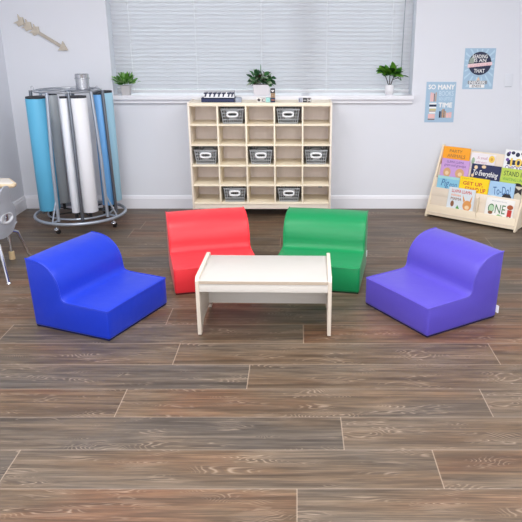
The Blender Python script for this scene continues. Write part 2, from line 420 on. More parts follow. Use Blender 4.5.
def poster_reading():
    W_, H_ = .268, .345
    t = thing('poster', 'light blue poster with a dark round badge reading READING IS AN ADVENTURE THAT NEVER ENDS', 'poster', M=wall_plane(1.463, 1.089))
    pb = mat('poster_blue', '#A6C4DC', .5)
    MB().box(0, 0, .001, W_, H_, .0025).build('sheet', pb, t, smooth=False)
    z = .0025; ray = mat('poster_ray', '#BDD8EA', .5)
    rays = []
    for k in range(18):
        a = 2 * PI * k / 18; c, s = math.cos(a), math.sin(a); c2, s2 = math.cos(a + .1), math.sin(a + .1)
        r1 = min(.125 / max(abs(c), 1e-3), (.13 if s > 0 else .19) / max(abs(s), 1e-3)); r2 = min(.125 / max(abs(c2), 1e-3), (.13 if s2 > 0 else .19) / max(abs(s2), 1e-3))
        rays.append([(.135 + .105 * c, .208 + .105 * s), (.135 + r1 * c, .208 + r1 * s), (.135 + r2 * c2, .208 + r2 * s2), (.135 + .105 * c2, .208 + .105 * s2)])
    shapes('ray', rays, ray, t, z)
    shapes('badge', [ell(.138, .218, .1, .098, 40)], NAVY, t, z, .001)
    shapes('badge_panel', [[(.04, .218), (.05, .26), (.085, .285), (.085, .218)]], mat('poster_sage', '#9AA69B', .5), t, z + .001)
    text('READING', .07, .262, .2, .292, WHITE, t, z=z + .002, bold=.02); text('IS AN', .085, .23, .19, .258, WHITE, t, z=z + .002, bold=.02)
    shapes('ribbon', [[(.032, .182), (.245, .205), (.245, .232), (.032, .212)]], mat('ribbon_pink', '#F3D5D8', .5), t, z + .0012, .001)
    text('ADVENTURE', .05, .192, .23, .214, mat('ribbon_rose', '#D9A9B0', .5), t, z=z + .0023, rot=.1)
    text('THAT', .09, .140, .185, .172, WHITE, t, z=z + .002, bold=.02)
    shapes('pencil_tip', [[(.12, .075), (.15, .075), (.135, .108)]], mat('poster_peach', '#EBC9A9', .5), t, z + .0007)
    shapes('word_panel', [rect(.045, .042, .215, .072)], mat('poster_grey', '#8E939C', .5), t, z + .0007)
    text('NEVER', .06, .045, .20, .07, WHITE, t, z=z + .0013, bold=.03)
    shapes('word_panel', [rect(.06, .012, .195, .04)], WHITE, t, z + .0007)
    text('ENDS', .085, .016, .165, .036, NAVY, t, z=z + .0013, bold=.01)
poster_reading()
t = thing('wall_plate', 'small white wall plate on the back wall right of the round-badge poster', 'wall plate', M=wall_plane(1.832, 1.105))
MB().box(0, 0, 0, .072, .115, .005, .002).build('plate', mat('plate_white', '#E0E4EC', .5), t)
MB().box(.006, .004, .004, .066, .008, .006).build('slot', mat('plate_grey', '#AEB2BC', .5), t, smooth=False)

# ------------------------------------------------------------------ cubby cabinet
CX0, CX1, CYF, CYB = -0.925, 0.298, 5.65, 5.98
ZB, ZT = 0.083, 1.003
shelves = [0.978, 0.820, 0.6495, 0.471, 0.297]
def cabinet():
    t = thing('cubby_cabinet', 'maple storage cabinet with twenty five open cubbies under the window', 'cabinet', ((CX0 + CX1) / 2, (CYF + CYB) / 2, 0))
    cx, cy = (CX0 + CX1) / 2, (CYF + CYB) / 2; hw = (CX1 - CX0) / 2; hd = (CYB - CYF) / 2; th = .016
    E = MAPLE_EDGE
    for s in (-1, 1): MB().box(min(s * hw, s * (hw - th)), -hd, ZB, max(s * hw, s * (hw - th)), hd, ZT + .006, .002).build('side_panel', MAPLE, t)
    MB().box(-hw + th, -hd, ZT - .026, hw - th, hd, ZT, .002).build('top_panel', MAPLE_EDGE, t)
    MB().box(-hw + th, hd - .008, ZB, hw - th, hd, ZT - .026).build('back_panel', MAPLE_IN, t)
    MB().box(-hw + th, -hd + .002, .127, hw - th, hd - .008, .142, .002).build('bottom_panel', MAPLE_EDGE, t)
    MB().box(-hw + th, -hd + .012, ZB, hw - th, -hd + .03, .127, .002).build('kick_board', MAPLE, t)
    iw = (2 * (hw - th) - 4 * .014) / 5
    for z in shelves[1:]: MB().box(-hw + th, -hd + .002, z - .007, hw - th, hd - .008, z + .007, .0015).build('shelf', MAPLE_EDGE, t)
    for k in range(1, 5):
        x = -hw + th + k * iw + (k - 1) * .014
        MB().box(x, -hd + .001, .142, x + .014, hd - .008, ZT - .026, .0015).build('divider', MAPLE_EDGE, t)
    for sx in (-1, 1):
        for sy in (-1, 1):
            c = MB().lathe([(.012, .05), (.012, ZB)], 12, M=Matrix.Translation((sx * (hw - .06), sy * (hd - .05), 0)))
            c.lathe([(.02, -.012), (.026, -.009), (.026, .009), (.02, .012)], 16, M=Matrix.Translation((sx * (hw - .06), sy * (hd - .05) - .008, .026)) @ Matrix.Rotation(PI / 2, 4, 'Y'))
            c.build('caster', BLACK, t)
    MB().box(hw - .10, hd - .0095, .205, hw - .065, hd - .008, .222).build('maker_label', mat('label_grey', '#BDC3CE', .5), t, smooth=False)
    return iw
IW = cabinet()

# baskets
def basket_mesh():
    wt, wb, dt, db, h = .097, .082, .125, .110, .122    # half sizes top / bottom
    def P(face, u, v):                                   # u, v in 0..1
        a = wb + (wt - wb) * v; d = db + (dt - db) * v; z = .002 + h * v
        if face == 0: return (-a + 2 * a * u, -d, z)
        if face == 1: return (a, -d + 2 * d * u, z)
        if face == 2: return (a - 2 * a * u, d, z)
        return (-a, d - 2 * d * u, z)
    b = bmesh.new()
    for f in range(4):
        nu = 19; nv = 9; V = {}; gx = lambda i, n_: (i + (.22 if i % 2 == 0 else -.22) * (0 < i < n_)) / n_ if False else (i - (.2 if i % 2 else -.2) * (0 < i < n_)) / n_
        def vert(i, j):
            if (i, j) not in V: V[(i, j)] = b.verts.new(P(f, gx(i, nu), gx(j, nv)))
            return V[(i, j)]
        for i in range(nu):
            for j in range(nv):
                u, v = (i + .5) / nu, (j + .5) / nv
                hole = i % 2 == 1 and j % 2 == 1 and 0 < i < nu - 1 and j < nv - 1
                near = f in (0, 2) and ((u - .5) / .30) ** 2 + ((v - .62) / .30) ** 2 < 1
                if near: hole = abs(u - .5) < .17 and abs(v - .62) < .14
                if not hole: b.faces.new((vert(i, j), vert(i + 1, j), vert(i + 1, j + 1), vert(i, j + 1)))
    vs = [b.verts.new((x, y, .002)) for x, y in rect(-wb, -db, wb, db)]; b.faces.new(vs)
    bmesh.ops.remove_doubles(b, verts=b.verts[:], dist=.0002)
    bmesh.ops.recalc_face_normals(b, faces=b.faces[:])
    bmesh.ops.solidify(b, geom=b.faces[:], thickness=.0025)
    m = MB(); m.bm.free(); m.bm = b
    return m, wt, dt, h
BGREY = mat('basket_plastic', '#9DA0A3', .45); BRIM = mat('basket_rim', '#A4A7AA', .4); HW_ = mat('handle_white', '#F3F4F6', .4)
def make_basket(label, loc):
    t = thing('storage_basket', label, 'basket', loc, 0, 'grey baskets in the cabinet cubbies')
    m, wt, dt, h = basket_mesh(); m.build('body', BGREY, t)
    z = h + .002
    MB().tube([(-wt, -dt, z), (wt, -dt, z), (wt, dt, z), (-wt, dt, z)], .005, 8, closed=True).build('rim', BRIM, t)
    for s in (-1, 1):
        y = s * (.110 + .015 * .64 + .004)
        M = Matrix.Translation((0, y, .002 + h * .64)) @ Matrix.Rotation(PI / 2, 4, 'X')
        pth = []
        for k in range(32):
            a = 2 * PI * k / 32; c, si = math.cos(a), math.sin(a)
            pth.append((.043 * abs(c) ** .6 * (1 if c >= 0 else -1), .018 * abs(si) ** .6 * (1 if si >= 0 else -1), 0))
        MB().tube(pth, .0085, 8, closed=True, M=M).build('handle', HW_, t)
    return t
def cell(col, row):
    hw = (CX1 - CX0) / 2; cx = (CX0 + CX1) / 2
    x = cx - hw + .016 + (col - .5) * IW + (col - 1) * .014
    z = ([.827, .6565, .478, .304, .142])[row - 1]
    return (x, CYF + .150, z)
ords = {(2, 1): 'left of the two grey slotted baskets in the top cubby row', (4, 1): 'right of the two grey slotted baskets in the top cubby row',
        (1, 3): 'grey slotted basket at the left end of the middle cubby row', (3, 3): 'grey slotted basket in the exact centre cubby of the cabinet',
        (5, 3): 'grey slotted basket at the right end of the middle cubby row', (2, 5): 'grey slotted basket in the bottom cubby row behind the red chair',
        (4, 5): 'grey slotted basket in the bottom cubby row above the green chair'}
b0 = None
for k, (cr, lab) in enumerate(ords.items()):
    if b0 is None: b0 = make_basket(lab, cell(*cr))
    else:
        c = copy_tree(b0); c.location = cell(*cr); c['label'] = lab
    (b0 if k == 0 else c).rotation_euler.z = [.04, -.03, .02, 0, -.02, .03, 0][k]

# things standing on the cabinet
t = thing('hardcover_book', 'navy hardcover book lying flat on the left of the cabinet top', 'book', (-.672, 5.80, ZT), 0, 'books lying on the cabinet')
MB().box(-.143, -.075, 0, .143, .075, .004).box(-.143, -.075, .031, .143, .075, .035).box(-.143, -.075, 0, .138, -.071, .035).build('cover', mat('navy_cover', '#1E2A55', .5), t, smooth=False)
MB().box(-.139, -.071, .004, .139, .072, .031).build('pages', mat('paper_edge', '#B9BCC2', .7), t, smooth=False)
t = thing('hardcover_book', 'white hardcover book with bold navy lettering on its spine, lying on the navy book', 'book', (-.665, 5.80, ZT + .035), 0, 'books lying on the cabinet')
MB().box(-.128, -.07, 0, .128, .07, .003).box(-.128, -.07, .052, .128, .07, .055).box(-.128, -.07, 0, .128, -.067, .055).build('cover', mat('white_cover', '#EDEFF4', .5), t, smooth=False)
MB().box(-.125, -.067, .003, .125, .067, .052).build('pages', mat('paper_edge', '#B9BCC2', .7), t, smooth=False)
sp = []
for k, x in enumerate([-.122, -.084, -.046, -.008, .030, .075, .104]):     # bold slanted unreadable capitals
    sp.append([(x - .004, .046), (x + .032, .050), (x + .030, .036), (x + .020, .033), (x + .012, .010), (x, .010), (x + .006, .034), (x - .004, .034)])
o = MB()
for p in sp: o.prism(p, 0, .001, M=Matrix(((1, 0, 0, 0), (0, 0, -1, -.07), (0, 1, 0, 0), (0, 0, 0, 1))))
o.build('lettering', NAVY, t, smooth=False)
t = thing('wooden_block', 'plain grey block lying at the right end of the navy book', 'block', (-.500, 5.76, ZT))
MB().box(-.025, -.04, 0, .025, .04, .036, .003).build('body', mat('grey_block', '#9AA3B4', .5), t)

def block(label, x, z, size, body, sym, symcol, y=5.74):
    t = thing('letter_block', label, 'block', (x, y, z), 0, 'small wooden blocks on the cabinet')
    MB().box(-size / 2, -size / 2, 0, size / 2, size / 2, size, .003).build('cube', mat('block_' + body[0], body[1], .5), t)
    M = Matrix(((1, 0, 0, 0), (0, 0, -1, -size / 2), (0, 1, 0, size / 2), (0, 0, 0, 1))); b = MB(); q = size * .36
    if sym == 'flower':
        for k in range(5): b.prism(ell(q * .5 * math.cos(k * 1.257 + .3), q * .5 * math.sin(k * 1.257 + .3), q * .45, q * .45, 12), 0, .0012 + k * .0001, M=M)
    elif sym == 'heart':
        b.prism([(q * .9 * math.sin(a) ** 3, q * .75 * (13 * math.cos(a) - 5 * math.cos(2 * a) - 2 * math.cos(3 * a) - math.cos(4 * a)) / 15) for a in [2 * PI * k / 28 for k in range(28)]], 0, .0012, M=M)
    elif sym == 'bar': b.prism(rect(-q, -q * .2, q, q * .25), 0, .0012, M=M)
    elif sym == 'frame':
        for r_ in (rect(-q, -q, q, -q * .6), rect(-q, q * .6, q, q), rect(-q, -q * .6, -q * .6, q * .6), rect(q * .6, -q * .6, q, q * .6)): b.prism(r_, 0, .0012, M=M)
    else:
        g = bpy.data.objects.new('face', None); b.bm.free()
        o = text(sym, -q, -q, q, q, mat('block_ink_' + symcol[1:], symcol, .5), t, 'letter', z=0, depth=.0012, bold=.02)
        bpy.data.objects.remove(g); o.data.transform(M); return t
    b.build('symbol', mat('block_ink_' + symcol[1:], symcol, .5), t, smooth=False)
    return t
block('small white block with a dark flower, at the left end of the block row', -.324, ZT, .040, ('white', '#ECE9E6'), 'flower', '#3B3237')
block('small pale block with a dark letter C, second in the block row', -.2845, ZT, .037, ('pale', '#D9D5D3'), 'C', '#3A3C44')
block('small teal block between the letter C block and the navy block', -.246, ZT, .038, ('teal', '#8FD0CC'), 'frame', '#B9E4DF')
block('small navy block with an orange bar, bottom of the block stack', -.206, ZT, .039, ('navy', '#20284A'), 'bar', '#C9805A')
block('small tan block in the middle of the block stack', -.205, ZT + .039, .037, ('tan', '#B99B7C'), 'frame', '#8C7258')
block('small black block with a white heart, top of the block stack', -.206, ZT + .076, .038, ('black', '#232327'), 'heart', '#F2F2F2')
block('small pale block with a grey letter, left of the three blocks near the right end', .030, ZT, .036, ('lilac', '#C7C9D8'), 'E', '#5C6072')
block('small dark block, middle of the three blocks near the right end', .067, ZT, .035, ('ink', '#2A2A30'), 'bar', '#C8C8CC')
block('small dark block with white letter H near the right end of the cabinet', .103, ZT, .035, ('brown', '#40363A'), 'H', '#F0F0F0')

# ------------------------------------------------------------------ plants on the sill
def leaf(b, base, d, L_, wd, droop, roll=0.0, n=5, mi=0, fold=.15):
    d = Vector(d).normalized(); side = d.cross(Vector((0, 0, 1)))
    if side.length < .05: side = Vector((1, 0, 0))
    side.normalize(); side = Matrix.Rotation(roll, 3, d) @ side; nrm = side.cross(d)
    tb = bmesh.new(); rows = []
    p = Vector(base); dd = d.copy()
    for i in range(n + 1):
        f = i / n; wv = wd * math.sin(PI * min(1, f * .92 + .06)) ** .8
        rows.append([tb.verts.new(p - side * wv + nrm * wv * fold), tb.verts.new(p), tb.verts.new(p + side * wv + nrm * wv * fold)])
        dd = (dd + Vector((0, 0, -droop / n))).normalized(); p = p + dd * (L_ / n)
    for a, c in zip(rows, rows[1:]):
        for k in range(2): tb.faces.new((a[k], a[k + 1], c[k + 1], c[k]))
    bmesh.ops.solidify(tb, geom=tb.faces[:], thickness=.0008)
    b._merge(tb, None, mi)
SILL = 1.038
rnd = random.Random(3)
def plant_left():
    t = thing('potted_plant', 'small bright green bushy plant in a pale square pot, left on the window sill', 'plant', (-1.512, 5.99, SILL))
    M = Matrix.Rotation(PI / 4, 4, 'Z')
    MB().lathe([(.045, 0), (.056, .075), (.058, .085), (.052, .085), (.05, .07)], 4, M=M).build('pot', mat('pot_grey', '#C6C4C6', .6), t)
    MB().box(-.034, -.034, .066, .034, .034, .072).build('soil', mat('soil', '#3D3128', .9), t, smooth=False)
    b = MB()
    for k in range(210):
        a = rnd.uniform(0, 2 * PI); e = rnd.uniform(.3, 1.5); r = rnd.uniform(0, .03)
        d = (math.cos(a) * math.cos(e), .7 * math.sin(a) * math.cos(e), math.sin(e))
        st = Vector((r * math.cos(a), r * math.sin(a), .08)); q = rnd.uniform(.02, .085)
        leaf(b, st + Vector(d) * q, d, rnd.uniform(.035, .055), .009, rnd.uniform(.0, .6), rnd.uniform(-.8, .8), 4, k % 3)
    b.build('foliage', [mat('grass_green', '#7CC04E', .5), mat('grass_light', '#B5DF93', .5), mat('grass_dark', '#58983C', .5)], t)
plant_left()
def plant_mid():
    t = thing('potted_plant', 'dark green broad-leaved plant in a white box pot on the sill behind the cabinet', 'plant', (-.313, 5.99, SILL))
    b = MB(); tb = bmesh.new(); bmesh.ops.create_cube(tb, size=1)
    for v in tb.verts:
        s = .066 if v.co.z < 0 else .077
        v.co = Vector((math.copysign(s, v.co.x), math.copysign(.035 if v.co.z < 0 else .040, v.co.y), 0 if v.co.z < 0 else .092))
    bmesh.ops.bevel(tb, geom=tb.edges[:], offset=.004, segments=2, affect='EDGES'); b._merge(tb)
    b.build('pot', mat('pot_white', '#DFDCE4', .45), t)
    MB().box(-.068, -.033, .09, .068, .033, .095, .002).build('soil', mat('soil', '#3D3128', .9), t)
    b = MB()
    for k in range(95):
        a = rnd.uniform(0, 2 * PI); e = rnd.uniform(.0, 1.2); x0 = rnd.uniform(-.05, .05)
        d = Vector((math.cos(a) * math.cos(e) + x0 * 5, .5 * math.sin(a) * math.cos(e) - .15, math.sin(e))).normalized(); q = rnd.uniform(.01, .085)
        base = Vector((x0, 0, .10)) + d * q
        base.y = max(-.07, min(.03, base.y))
        leaf(b, base, d, rnd.uniform(.045, .07), rnd.uniform(.014, .021), rnd.uniform(.3, 1.2), rnd.uniform(-1, 1), 4, [0, 1, 0, 2, 1, 0, 3, 2][k % 8])
    leaf(b, (-.005, 0, .17), (.0, 0, 1), .095, .004, 0, 0, 4, 1)
    b.build('foliage', [mat('ivy_green', '#3A6B42', .4), mat('ivy_mid', '#62A064', .4), mat('ivy_pale', '#CFE0C6', .45), mat('ivy_brown', '#5B4338', .5)], t)
    b = MB()
    for x in (-.03, -.01, .015, .035): b.tube([(x, 0, .092), (x * 1.4, -.005, .14), (x * 1.8, -.01, .17)], .0025, 6)
    b.build('stems', mat('stem_brown', '#4A3A2B', .6), t)
plant_mid()
def plant_right():
    t = thing('potted_plant', 'fiddle leaf plant on forked stems in a round white pot, right on the sill', 'plant', (.818, 5.99, SILL))
    MB().lathe([(.026, 0), (.036, .012), (.043, .04), (.041, .07), (.033, .090), (.028, .090), (.028, .07)], 24).build('pot', mat('pot_round', '#ECECF1', .4), t)
    MB().lathe([(.001, .068), (.0285, .068), (.0285, .074), (.001, .074)], 16).build('soil', mat('soil', '#3D3128', .9), t)
    b = MB(); tips = [(-.04, 0, .165), (.035, -.005, .165), (.0, .01, .175)]
    for x, y, z in tips: b.tube([(x * .1, 0, .07), (x * .5, y * .5, .115), (x, y, z)], .004, 6)
    b.tube([(.02, 0, .13), (.06, -.01, .147), (.10, -.012, .165)], .003, 6)
    b.build('stems', mat('stem_dark', '#3A2C22', .6), t)
    b = MB()
    for x, y, z in tips:
        for k in range(10):
            a = k * 2.4 + x * 30; e = rnd.uniform(-.05, 1.0); d = (math.cos(a) * math.cos(e), .7 * math.sin(a) * math.cos(e) - .1, math.sin(e))
            leaf(b, (x, y, z + rnd.uniform(-.015, .035)), d, rnd.uniform(.09, .135), rnd.uniform(.026, .038), rnd.uniform(.1, .6), rnd.uniform(-.5, .5), 5, k % 3)
    leaf(b, (.095, -.012, .165), (1, -.2, .2), .075, .02, .6, .2, 5, 2); leaf(b, (.06, -.01, .147), (.8, -.3, -.2), .05, .012, .3, .2, 5, 0)
    b.build('foliage', [mat('fig_green', '#58A033', .35), mat('fig_light', '#84C048', .35), mat('fig_dark', '#357024', .35)], t)
plant_right()

# ------------------------------------------------------------------ soft chairs
KD, KZ = 1.0, 1.012
def vinyl(name, col):
    m = mat('vinyl_' + name, col, .42, spec=.45, bump=.38, bscale=7)
    b = m.node_tree.nodes['Principled BSDF']; b.inputs['Sheen Weight'].default_value = .10; b.inputs['Sheen Roughness'].default_value = .45
    return m
PROF = [(0, 0), (0, .172), (.10, .174), (.20, .175), (.27, .177), (.300, .181), (.316, .192), (.323, .212), (.326, .24), (.331, .272), (.343, .303), (.362, .333), (.388, .358),
        (.42, .378), (.455, .390), (.495, .397), (.553, .400), (.535, 0)]
PROF = [(a * KD, c * KZ) for a, c in PROF]
def soft_chair(label, col, name, x, y, rz, tagpos=None, kd=1.0, kw=1.0):
    t = thing('soft_chair', label, 'chair', (x, y, 0), rz, 'soft vinyl chairs around the low table')
    PROF_ = [(a * kd, c) for a, c in PROF]
    hw = .28 * kw; tb = bmesh.new(); n = 12
    pts = [(s, z if z > 0 else .008) for s, z in PROF_]
    # subdivided skin so the cover can be slightly cushioned
    m = len(pts); ring = []
    for i in range(n + 1):
        x_ = -hw + 2 * hw * i / n; row = []
        for s, z in pts:
            puff = .004 * math.sin(PI * i / n) * (1 if z > .1 else 0)
            row.append(tb.verts.new((x_, s, z + puff)))
        ring.append(row)
    for a, c in zip(ring, ring[1:]):
        for k in range(m): tb.faces.new((a[k], a[(k + 1) % m], c[(k + 1) % m], c[k]))
    tb.faces.new(ring[0]); tb.faces.new(ring[-1][::-1])
    bmesh.ops.recalc_face_normals(tb, faces=tb.faces[:])
    ed = [e for e in tb.edges if e.calc_face_angle(0) > .8]
    bmesh.ops.bevel(tb, geom=ed, offset=.012, segments=3, affect='EDGES', profile=.5)
    b = MB(); b._merge(tb)
    vm = vinyl(name, col)
    b.build('cover', vm, t, angle=50)
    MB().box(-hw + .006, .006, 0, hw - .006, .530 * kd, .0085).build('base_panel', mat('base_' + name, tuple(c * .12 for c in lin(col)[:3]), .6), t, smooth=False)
    # welt seams along both side outlines and across the seat front
    for sx in (-1, 1):
        MB().tube([(sx * (hw - .0035), s + (.003 if s < .01 else -.004 if s > .5 else 0), z - .0015) for s, z in PROF_[1:-1]], .0042, 8).build('seam', vm, t)
    MB().tube([(-hw + .004, .004, .169), (-hw / 2, .003, .1715), (0, .003, .1725), (hw / 2, .003, .1715), (hw - .004, .004, .169)], .0042, 8).build('seam', vm, t)
    if tagpos:
        MB().box(*tagpos).build('care_tag', WHITE, t, smooth=False)
    return t
D = math.degrees
# front left corner, direction of the front edge
def from_corner(cx, cy, ang):      # near-left front corner and heading of the front edge
    return cx + .28 * math.cos(ang), cy + .28 * math.sin(ang), ang
bx, by, ba = from_corner(-1.013, 3.203, R(67.0))
soft_chair('royal blue soft vinyl lounge chair on the left', '#0631BE', 'blue', bx, by, ba, kd=.965)
soft_chair('bright red soft vinyl lounge chair behind the low table', '#E8303A', 'red', -.508, 3.922, R(14.3), kw=.975)
soft_chair('green soft vinyl lounge chair behind the low table', '#028A50', 'green', .120, 3.925, R(-10.5), (.280, .495, .085, .284, .525, .125))
px_, py_, pa = from_corner(.416, 3.721, R(-58.3))
soft_chair('purple soft vinyl lounge chair on the right', '#5548BC', 'purple', px_, py_, pa, (.262, .535, .03, .294, .539, .075))

# ------------------------------------------------------------------ low table
def low_table():
    t = thing('low_table', 'low white wooden table with solid panel ends between the soft chairs', 'table', (-.180, 3.262, 0), R(-1.3))
    # small arches lift the ends onto two feet each
    tw = mat('table_laminate', '#C4C1BC', .4, var=.03, vscale=10, stretch=(1, 14, 1)); ap = mat('table_laminate_lit', '#DDD9D3', .4, var=.03, vscale=10, stretch=(1, 14, 1)); ed = mat('table_edge', '#DFD4C6', .42, var=.03, vscale=16)  # front apron and stretcher repeat the laminate, painted lighter as if better lit
    hx = .366; th = .021
    MB().box(-hx + th, -.002, .310, hx - th, .425, .328, .002).build('tabletop', tw, t)
    MB().box(-hx + th, -.0035, .3105, hx - th, -.002, .3265).build('edge_strip', mat('table_edge_strip', '#BFAF9E', .5), t, smooth=False)
    MB().box(-hx + th, .004, .262, hx - th, .024, .3075, .002).build('front_apron', ap, t)
    MB().box(-hx + th, .295, .075, hx - th, .313, .308, .002).build('stretcher_panel', ap, t)
    MB().box(-hx + th, .40, .262, hx - th, .418, .308, .002).build('back_apron', tw, t)
    # panel end with an arched cut-out between a front and a rear leg
    out = [(.006, .006), (.0, .290), (.0, .326), (.022, .346), (.428, .346), (.440, .334), (.440, .290), (.424, .006), (.385, .006)]
    arch = [(.372, .035), (.345, .052), (.30, .06), (.14, .06), (.095, .052), (.060, .035), (.046, .006)]
    M = lambda x0: Matrix(((0, 0, 1, x0), (1, 0, 0, 0), (0, 1, 0, 0), (0, 0, 0, 1)))
    for x0 in (-hx, hx - th):
        MB().prism(out + arch, 0, th, .003, M=M(x0)).build('end_panel', ed, t)
        for y in (.026, .404): MB().lathe([(.009, 0), (.010, .003), (.009, .007)], 12, M=Matrix.Translation((x0 + th / 2, y, 0))).build('glide', mat('glide_brown', '#4A3C34', .5), t)
low_table()

# ------------------------------------------------------------------ paper roll rack
RX, RY = -1.862, 5.48
DSTEEL = mat('dark_steel', '#7C828B', .3, metal=.9)
def rack():
    t = thing('paper_roll_rack', 'silver rolling rack holding tall upright paper rolls in the corner', 'rack', (RX, RY, 0))
    circ = lambda r, z, n=56: [(r * math.cos(2 * PI * k / n), r * math.sin(2 * PI * k / n), z) for k in range(n)]
    pol = lambda a, r, z: (r * math.cos(R(a)), r * math.sin(R(a)), z)
    MB().tube(circ(.372, .10), .013, 12, closed=True).build('base_ring', SILVER, t)
    MB().tube(circ(.265, .112), .008, 10, closed=True).build('inner_ring', SILVER, t)
    MB().tube(circ(.262, 1.126), .007, 10, closed=True).build('top_ring', STEEL, t)
    b = MB()
    for a in (0, 45, 90, 135): b.tube([pol(a, -.262, 1.126), pol(a, .262, 1.126)], .005, 8)
    b.build('top_spokes', STEEL, t)
    MB().lathe([(.022, .10), (.022, 1.126)], 16).build('centre_post', SILVER, t)
    b = MB()
    for a in (30, 65, 110, 150): b.tube([pol(a, 0, .115), pol(a, .265, .113)], .006, 8)
    for a in (215, 280, 308, 12): b.tube([pol(a, 0, .115), pol(a, .265, .113)], .006, 8)
    b.build('base_spokes', BLACK, t)
    for a in (253, 290, 331, 357, 60, 100, 162, 187):
        MB().tube([pol(a, .31, .105), pol(a, .300, .6), pol(a, .288 if a in (187, 357) else .262, 1.126)], .0135, 12).build('upright', DSTEEL if a in (357, 290, 60, 187, 100) else SILVER, t)
    for a, au in ((250, 253), (340, 331), (70, 60), (160, 162)):
        b = MB(); b.tube([pol(a, (.366), .105), pol(au, .306, .30)], .007, 8); b.tube([pol(a, .366, .102), pol(a, .262, .112)], .008, 8); b.build('brace', SILVER, t)
        c = MB(); p = pol(a, .325, 0)
        c.lathe([(.009, .045), (.009, .09), (.015, .09)], 12, M=Matrix.Translation(p))
        o = c.build('caster', CHROME, t)
        wv = MB().lathe([(.014, -.011), (.021, -.008), (.021, .008), (.014, .011)], 18, M=Matrix.Translation((p[0] + .008, p[1] + .004, .021)) @ Matrix.Rotation(R(a), 4, 'Z') @ Matrix.Rotation(PI / 2, 4, 'Y'))
        wv.build('wheel', BLACK, o)
        MB().ball((p[0], p[1] - .006, .040), .021, .024, .016, 12).build('hood', CHROME, o)
    for a in (190, 352):
        b = MB(); c0 = Vector(pol(a, .262, 1.126))
        b.tube([c0 + Vector((0, 0, .005)), c0 + Vector((.006, 0, .022)), c0 + Vector((-.004, 0, .036)), c0 + Vector((-.016, 0, .028)), c0 + Vector((-.016, 0, .016))], .0035, 8)
        b.build('hook', STEEL, t)
    for a, rr in ROLLS_POS: MB().lathe([(.012, .105), (.012, .155), (.028, .160), (.028, .168)], 16, M=Matrix.Translation(pol(a, rr, 0))).build('roll_seat', BLACK, t)
ROLLS = [('large turquoise paper roll at the left of the rack', '#5CB1D8', 214, .25, .083, .168, 1.075),
         ('large white paper roll at the front of the rack', '#E4E6EC', 306, .25, .066, .168, 1.085),
         ('sky blue paper roll at the right of the rack', '#6FAEEA', 6, .24, .050, .168, 1.09),
         ('pale aqua paper roll at the far right behind the sky blue roll', '#A5D3E8', 38, .30, .075, .168, 1.09),
         ('slim white paper roll just left of the large white roll', '#E6EAF2', 280, .245, .032, .168, 1.085),
         ('light grey paper roll behind the turquoise roll', '#B9BEC2', 150, .20, .05, .168, 1.08),
         ('dark red paper roll behind the two white rolls', '#7E1D2C', 112, .20, .05, .168, .80)]
ROLLS_POS = [(a, rr) for _, _, a, rr, _, _, _ in ROLLS]
rack()
for lab, col, a, rr, r, z0, z1 in ROLLS:
    t = thing('paper_roll', lab, 'paper roll', (RX + rr * math.cos(R(a)), RY + rr * math.sin(R(a)), z0), 0, 'paper rolls on the rack')
    h = z1 - z0
    MB().lathe([(.022, 0), (r - .002, 0), (r, .003), (r, h - .003), (r - .002, h), (.022, h), (.022, .0)], 40, cap=False).build('paper', mat('paper_' + col[1:], col, .55), t)
    MB().lathe([(.018, .0), (.018, h), (r - .003, h), (r - .003, h + .014), (.014, h + .014), (.014, 0), (.018, 0)], 32, cap=False).build('core', mat('core_dark', '#23252D', .6), t)
t = thing('metal_canister', 'shiny metal canister with a flange standing on top of the roll rack', 'canister', (RX + .135, RY - .02, 1.1325))
MB().lathe([(.052, 0), (.052, .082), (.060, .084), (.060, .090), (.052, .092), (.054, .12), (.049, .12), (.049, .012), (.001, .01)], 32).build('body', mat('canister_metal', '#C4C7CC', .22, metal=.9), t)
MB().lathe([(.0525, .0), (.0535, .0), (.0535, .008), (.0525, .008), (.0525, .0)], 32, cap=False).build('base_band', STEEL, t)

# ------------------------------------------------------------------ student desk and chair at the left edge
def desk():
    t = thing('school_desk', 'cream topped school desk with tan edging at the left picture edge', 'table', (-2.09, 4.585, 0))
    top = [(.085, -.085), (.098, -.07), (.10, -.045), (.09, -.02), (.0, .11), (-.36, .12), (-.42, .11), (-.42, -.07), (-.40, -.09)]
    MB().prism(top, .545, .572, .006).build('tabletop', mat('desk_top', '#E9E2D8', .4), t)
    MB().tube([(x, y, .5585) for x, y in top], .0140, 10, closed=True).build('edge_band', mat('desk_edge', '#DCC7A6', .5), t)
    for x, y in ((0, -.03), (-.33, -.03), (-.2, .075), (-.33, .08)):
        lg = MB().tube([(x, y, .05), (x, y, .545)], .014, 12).build('leg', CHROME, t)
        MB().lathe([(.020, 0), (.021, .004), (.019, .058), (.014, .062)], 16, M=Matrix.Translation((x, y, 0))).build('glide', mat('glide_tan', '#D8BE94', .5), lg)
desk()
